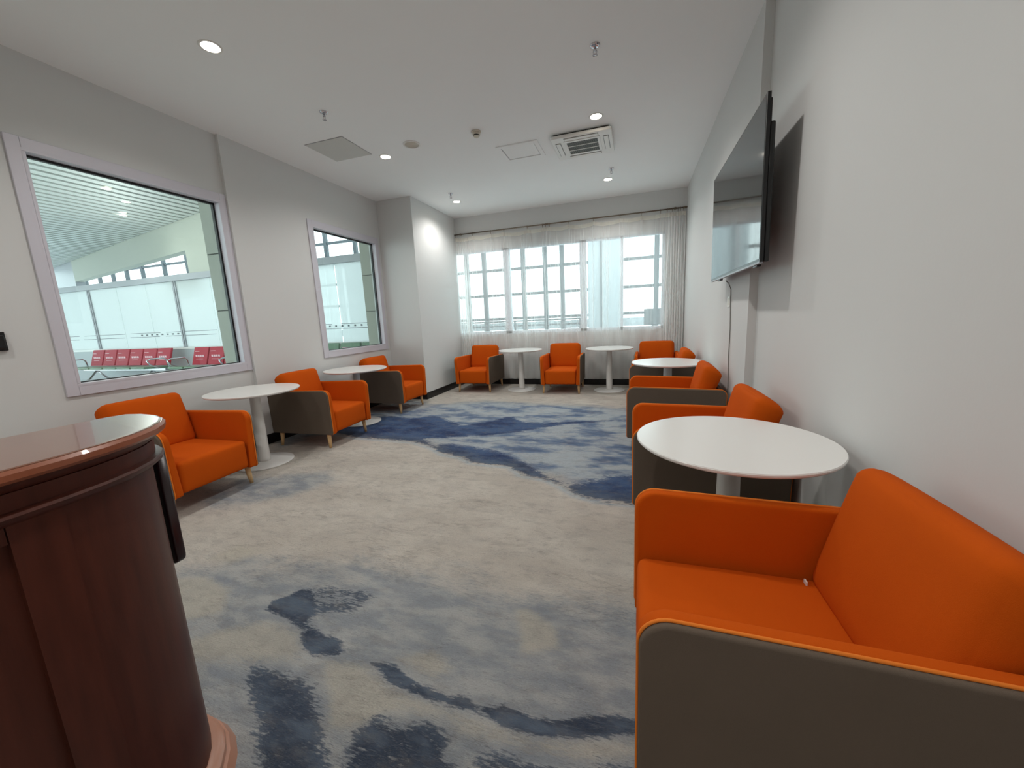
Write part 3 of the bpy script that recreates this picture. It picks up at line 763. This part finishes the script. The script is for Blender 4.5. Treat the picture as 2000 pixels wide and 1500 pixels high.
# access panels
r = down('ceiling_access_panel', -3.675, 4.49, label='square pale grey access panel on the left of the ceiling', cat='panel')
MB().box((-.245, -.238, -.006), (.245, .238, .001), M_panelgrey, .002).build('hatch_cover', r)
b = MB()
for a, c in (((-.25, -.243), (.25, -.238)), ((-.25, .238), (.25, .243)), ((-.25, -.243), (-.245, .243)), ((.245, -.243), (.25, .243))): b.box((*a, -.003), (*c, .001), M_rail)
b.build('hatch_frame', r)
r = down('ceiling_access_hatch', -1.515, 5.51, label='white framed ceiling hatch left of the air-conditioning cassette', cat='hatch')
b = MB(); w_, h_, t_ = .248, .222, .05
for a, c in (((-w_, -h_), (w_, -h_+t_)), ((-w_, h_-t_), (w_, h_)), ((-w_, -h_+t_), (-w_+t_, h_-t_)), ((w_-t_, -h_+t_), (w_, h_-t_))): b.box((*a, -.012), (*c, .001), M_ceil, .002)
b.build('hatch_frame', r)
b = MB(); b.box((-w_+t_+.006, -h_+t_+.006, -.006), (w_-t_-.006, h_-t_-.006, .0), M_ceil, .001); b.build('hatch_cover', r)
MB().box((-w_+t_, -h_+t_, -.001), (w_-t_, h_-t_, .0005), M_dark).build('shadow_gap', r)
# air-conditioning cassette
r = down('air_conditioner', -.675, 5.56, label='white square air-conditioning cassette with dark grille in the ceiling', cat='air conditioner')
w_, h_ = .33, .305
b = MB(); b.box((-w_+.03, -h_+.03, -.03), (w_-.03, h_-.03, .001), M_dark); b.build('body_gap', r)
pan = MB().prism(rounded(-w_, w_, -h_, h_, (.03,)*4, 5), -.052, -.018, M_plastic, lambda a, c, h: (a, c, h), .010, 3).build('fascia', r)
g1 = MB()
for a, c in (((-.20, -.20), (.20, -.16)), ((-.20, .16), (.20, .20)), ((-.20, -.16), (-.17, .16)), ((.17, -.16), (.20, .16))): g1.box((*a, -.058), (*c, -.05), M_plastic, .002)
g1.build('grille_frame', r)
MB().box((-.172, -.162, -.0535), (.172, .162, -.0515), M_dark).build('filter', r)
g1 = MB()
for k in range(30):
    x = -.165+k*.330/29; g1.box((x-.0025, -.16, -.0575), (x+.0025, .16, -.0535), M_grill)
for y in (-.056, .056): g1.box((-.172, y-.006, -.0595), (.172, y+.006, -.0535), M_plastic)
g1.build('intake_grille', r)
for sx, sy, lx, ly in ((0, -1, .18, .024), (0, 1, .18, .024), (-1, 0, .024, .17), (1, 0, .024, .17)):
    cx_, cy_ = sx*.262, sy*.245
    MB().box((cx_-lx-.006, cy_-ly-.006, -.0535), (cx_+lx+.006, cy_+ly+.006, -.0515), M_grill, 0).build('air_outlet', r)
    MB().box((cx_-lx, cy_-ly, -.0595), (cx_+lx, cy_+ly, -.053), M_plastic, .003).build('louvre', r)

# ================================================================== OUTSIDE THE ROOM: CONCOURSE
CF = -1.34   # concourse floor level (units)
tag(MB().ubox((-30, YF-8, CF-.2), (XL1-.11, YB+.2, CF), M_tile).build('concourse_floor'), kind='structure')
tag(MB().ubox((-30, YB+.25, CF-.25), (14, 20, CF), M_pale).build('apron_ground'), kind='structure')
# clad building columns just outside the two windows
for n_, (y0, y1) in enumerate(((3.6, 4.3), (6.49, 7.2))):
    b = MB(); zj = [CF]
    z = {0: .26, 1: .26}[n_]
    cuts = sorted([z+.69*k for k in range(-3, 5)])
    cuts = [CF]+[c for c in cuts if CF < c < 2.6]+[2.8]
    root = empty('clad_column', P(-4.95, (y0+y1)/2, CF), label=('grey-green clad column seen at the right edge of the big left window', 'grey-green clad column seen at the right edge of the smaller left window')[n_], cat='column', group='clad columns outside the left wall')
    inv = Matrix.Translation(-root.location)
    b.ubox((-5.105, y0+.006, CF), (XL1-.115, y1, 2.8), M_joint); o = b.build('core', root); o.matrix_parent_inverse = inv
    for a, c in zip(cuts, cuts[1:]):
        o = MB().ubox((-5.11, y0, a+.006), (XL1-.112, y1+.004, c-.006), M_pillar, .002).build('cladding_panel', root); o.matrix_parent_inverse = inv
# frosted glass screen across the concourse
K = 1.088; GY_ = 7.4
root = empty('glass_partition', P(-9, GY_, CF), label='long frosted glass partition with grey posts beyond the left windows', cat='partition')
inv = Matrix.Translation(-root.location)
posts = [-18.3*K, -14.42*K, -10.93*K]
zr0, zr1, zs0, zs1 = 1.285*K, 1.43*K, -.40*K, -.345*K
def gp(name, b): o = b.build(name, root); o.matrix_parent_inverse = inv; return o
gp('top_rail', MB().ubox((-26, GY_-.05, zr0), (-4.9, GY_+.05, zr1), M_rail, .004))
for p_ in posts:
    gp('post', MB().ubox((p_-.07, GY_-.04, zs1), (p_-.015, GY_+.04, zr0), M_rail, .003).ubox((p_+.015, GY_-.04, zs1), (p_+.05, GY_+.04, zr0), M_rail, .003))
seams = [x_*K for x_ in (-24, -18.3, -16.5, -14.42, -13.22, -12.05, -10.93, -9.70, -8.55, -7.35, -6.02, -4.6)]
for a, c in zip(seams, seams[1:]):
    gp('glass_panel', MB().ubox((a+.012, GY_-.008, zs1), (c-.012, GY_+.008, zr0), M_frost))
gp('sill_rail', MB().ubox((-26, GY_-.04, zs0), (-4.95, GY_+.04, zs1), M_whitem, .003))
gp('lower_panel', MB().ubox((-26, GY_-.02, CF), (-4.95, GY_+.02, zs0), M_pale))
b = MB(); rnd = random.Random(3)
for z in (-.055*K, .045*K):
    x = -24.
    while x < -5.2:
        ln = rnd.choice((.5, 1.3, 2.0)); b.ubox((x, GY_-.012, z-.006), (min(x+ln, -5.02), GY_-.009, z+.006), M_mull); x += ln+.25
for k in range(9):
    x = -6.9+k*.18; b.ubox((x, GY_-.012, -.02), (x+.05, GY_-.009, .02), M_mull)
for k in range(8):
    x = -13.7+k*.22; b.ubox((x, GY_-.012, -.025), (x+.08, GY_-.009, .012), M_mull)
gp('printed_band', b)
xe = -10.0
tag(MB().ubox((xe, GY_-.04, -.26), (xe+.36, GY_-.02, -.07), M_exit, .002).build('exit_sign'), 'small green exit sign low on the glass partition beside the column', 'sign')
sg = COL.objects['exit_sign']
b = MB(); yq = GY_-.044
b.ubox((xe+.03, yq, -.15), (xe+.16, yq+.003, -.135), M_plastic); b.ubox((xe+.05, yq, -.22), (xe+.07, yq+.003, -.10), M_plastic); b.ubox((xe+.2, yq, -.23), (xe+.32, yq+.003, -.10), M_plastic)
b.build('pictogram', sg)
# airport benches
def bench(x, y, n, col, lab, name='airport_bench'):
    root = empty(name, P(x, y, CF), label=lab, cat='bench', group='rows of waiting-area seats beyond the left windows')
    s_ = .50; W = n*s_; zf = 0
    MB().box((-.05, -.02, .34), (W+.05, .06, .40), M_chrome, .004).build('beam', root)
    for k in range(n):
        x0_ = k*s_+.02; x1_ = (k+1)*s_-.02
        MB().hexa([(x0_, -.38, .42), (x1_, -.38, .42), (x1_, .10, .39), (x0_, .10, .39), (x0_, -.38, .47), (x1_, -.38, .47), (x1_, .10, .44), (x0_, .10, .44)], M_green, .012).build('seat', root)
        bk = MB().hexa([(x0_, .10, .45), (x1_, .10, .45), (x1_, .15, .45), (x0_, .15, .45), (x0_, .22, .84), (x1_, .22, .84), (x1_, .27, .84), (x0_, .27, .84)], col, .012).build('backrest', root)
        t = MB()
        for q in range(4): t.box((x0_+.10+q*.07, .150, .625), (x0_+.15+q*.07, .160, .67), M_seatwhite)
        for v in t.bm.verts: v.co.y += 0
        t.box((x0_+.06, .178, .745), (x0_+.20, .190, .757), M_seatwhite); t.box((x0_+.12, .134, .575), (x0_+.34, .146, .585), M_seatwhite)
        t.build('printed_text', bk)
    for xx in (-.03, W+.03):
        MB().tube([(xx, .08, .40), (xx, .05, .58), (xx, .0, .63), (xx, -.25, .63), (xx, -.33, .60), (xx, -.28, .50), (xx, -.1, .42)], .018, M_chrome, 8).build('armrest', root)
    for xx in (.45, W-.45):
        MB().tube([(xx, -.38, .02), (xx, -.15, .16), (xx, 0, .34)], .02, M_chrome, 8).tube([(xx, .36, .02), (xx, .15, .16), (xx, .02, .34)], .02, M_chrome, 8).build('leg', root)
    return root
bench(-15.3, 6.75, 6, M_red, 'red-backed waiting bench seen through the left part of the big window')
bench(-11.0, 6.75, 3, M_red, 'red-backed waiting bench beside the clad column in the big window')
bench(-8.6, 6.75, 6, M_green, 'green waiting bench seen at the foot of the smaller window')
# slatted ceiling over the concourse
zc = 3.1
b = MB(); k = 0; x = XL1-.4
while x > -26:
    # far end follows the slanting bulkhead
    ye = 7.75 + (-11.11-x)*.2106
    b.ubox((x-.20, YF-4, zc), (x, ye, zc+.03), M_slat); x -= .31
tag(b.build('slatted_ceiling'), kind='structure')
tag(MB().ubox((-26, YF-4, zc+.25), (XL1-.115, 11, zc+.35), M_mull).build('ceiling_void'), kind='structure')
def slant(b, t0, t1, z0, z1, th, m):
    A0 = Vector((-11.11, 7.75)); Dv = Vector((-13.68, 2.88))
    p0 = A0+Dv*t0; p1 = A0+Dv*t1; n_ = Vector((2.6, 12.36)).normalized()*th
    q = [p1, p0, p0+n_, p1+n_]
    b.hexa([P(*v, z0) for v in q]+[P(*v, z1) for v in q], m)
    return b
b = slant(MB(), -.42, .80, 2.30, zc+.3, .25, M_beam); slant(b, .075, -.012, 1.2, 2.30, .25, M_beam); slant(b, .80, 1.3, 1.75, zc+.3, .25, M_rail)
tag(b.build('bulkhead_beam'), kind='structure')
for n_, (x, y) in enumerate(((-10.7, 5.7), (-11.4, 6.4), (-9.6, 5.2), (-8.4, 4.3), (-12.7, 7.0), (-8, 1.5), (-11, 2.5), (-14, 4.5))):
    o = empty('downlight', P(x, y, zc-.005), label='ceiling light in the slatted concourse ceiling seen through the big window', cat='light', group='concourse ceiling lights')
    MB().lathe([(0, -.004), (.06, -.004), (.06, .004), (0, .004)], M_lamp, 20).build('lens', o)
    MB().lathe([(.06, -.006), (.075, -.008), (.08, .004)], M_plastic, 24).build('trim_ring', o)
    ld = bpy.data.lights.new('concourse_beam', 'POINT'); ld.energy = 7; ld.shadow_soft_size = .2; ld.color = (1, .97, .92)
    l = bpy.data.objects.new('concourse_beam', ld); COL.objects.link(l); l.parent = o; l.location = (0, 0, -.9)

# ---- facade lattice outside the back window
FYY = 13.0
root = empty('facade_lattice', P(-6, FYY, CF), label='glazing lattice of the pale terminal facade beyond the curtained window', cat='facade')
inv = Matrix.Translation(-root.location)
def fp(name, b): o = b.build(name, root); o.matrix_parent_inverse = inv
for z in (3.25, 2.45, 1.65, .80, -.02): fp('transom', MB().ubox((-38, FYY-.04, z-.045), (3.5, FYY+.04, z+.045), M_mull))
for x in (-34, -32, -30.2, -28.8, -27.6, -26.4, -25.3, -24.2, -23, -21.4, -19.8, -18.2, -16.6, -15, -13.4, -11.8, -10.4, -9.2, -8.1, -7.0, -5.75, -5.08, -3.66, -2.9, -2.33, .6, 1.9, 3.2):
    fp('mullion', MB().ubox((x-.07, FYY-.06, CF), (x+.07, FYY+.06, 4.2), M_mull))
fp('spandrel', MB().ubox((-24, FYY-.02, -.42), (3.5, FYY+.02, -.16), M_pale))
tag(MB().ubox((-1.40, 12.2, CF), (-.45, 12.9, 4.4), M_pale).ubox((-1.02, 12.15, CF), (-.98, 12.21, 4.4), M_mull).build('facade_pier'), 'pale pier standing outside between the back window bays', 'pier')
# railing and notice board outside
root = empty('outdoor_railing', P(-4, 11, CF), label='metal railing outside the back window', cat='railing')
inv = Matrix.Translation(-root.location)
for z in (-.10, -.24, -.40): o = MB().tube([P(-7.5, 11.2, z), P(-1.5, 11.2, z)], .022, M_mull, 8).build('handrail', root); o.matrix_parent_inverse = inv
for k in range(7): o = MB().tube([P(-7.4+k*.98, 11.2, CF), P(-7.4+k*.98, 11.2, -.10)], .022, M_mull, 8).build('rail_post', root); o.matrix_parent_inverse = inv
r = empty('notice_board', P(.48, 11.5, CF), label='pale grey board on a stand outside the right bay of the back window', cat='board')
inv = Matrix.Translation(-r.location)
o = MB().ubox((.22, 11.5, -.36), (.70, 11.54, .08), M_mull, .004).build('board', r); o.matrix_parent_inverse = inv
o = MB().tube([P(.46, 11.52, CF), P(.46, 11.52, -.36)], .03, M_mull, 8).build('post', r); o.matrix_parent_inverse = inv
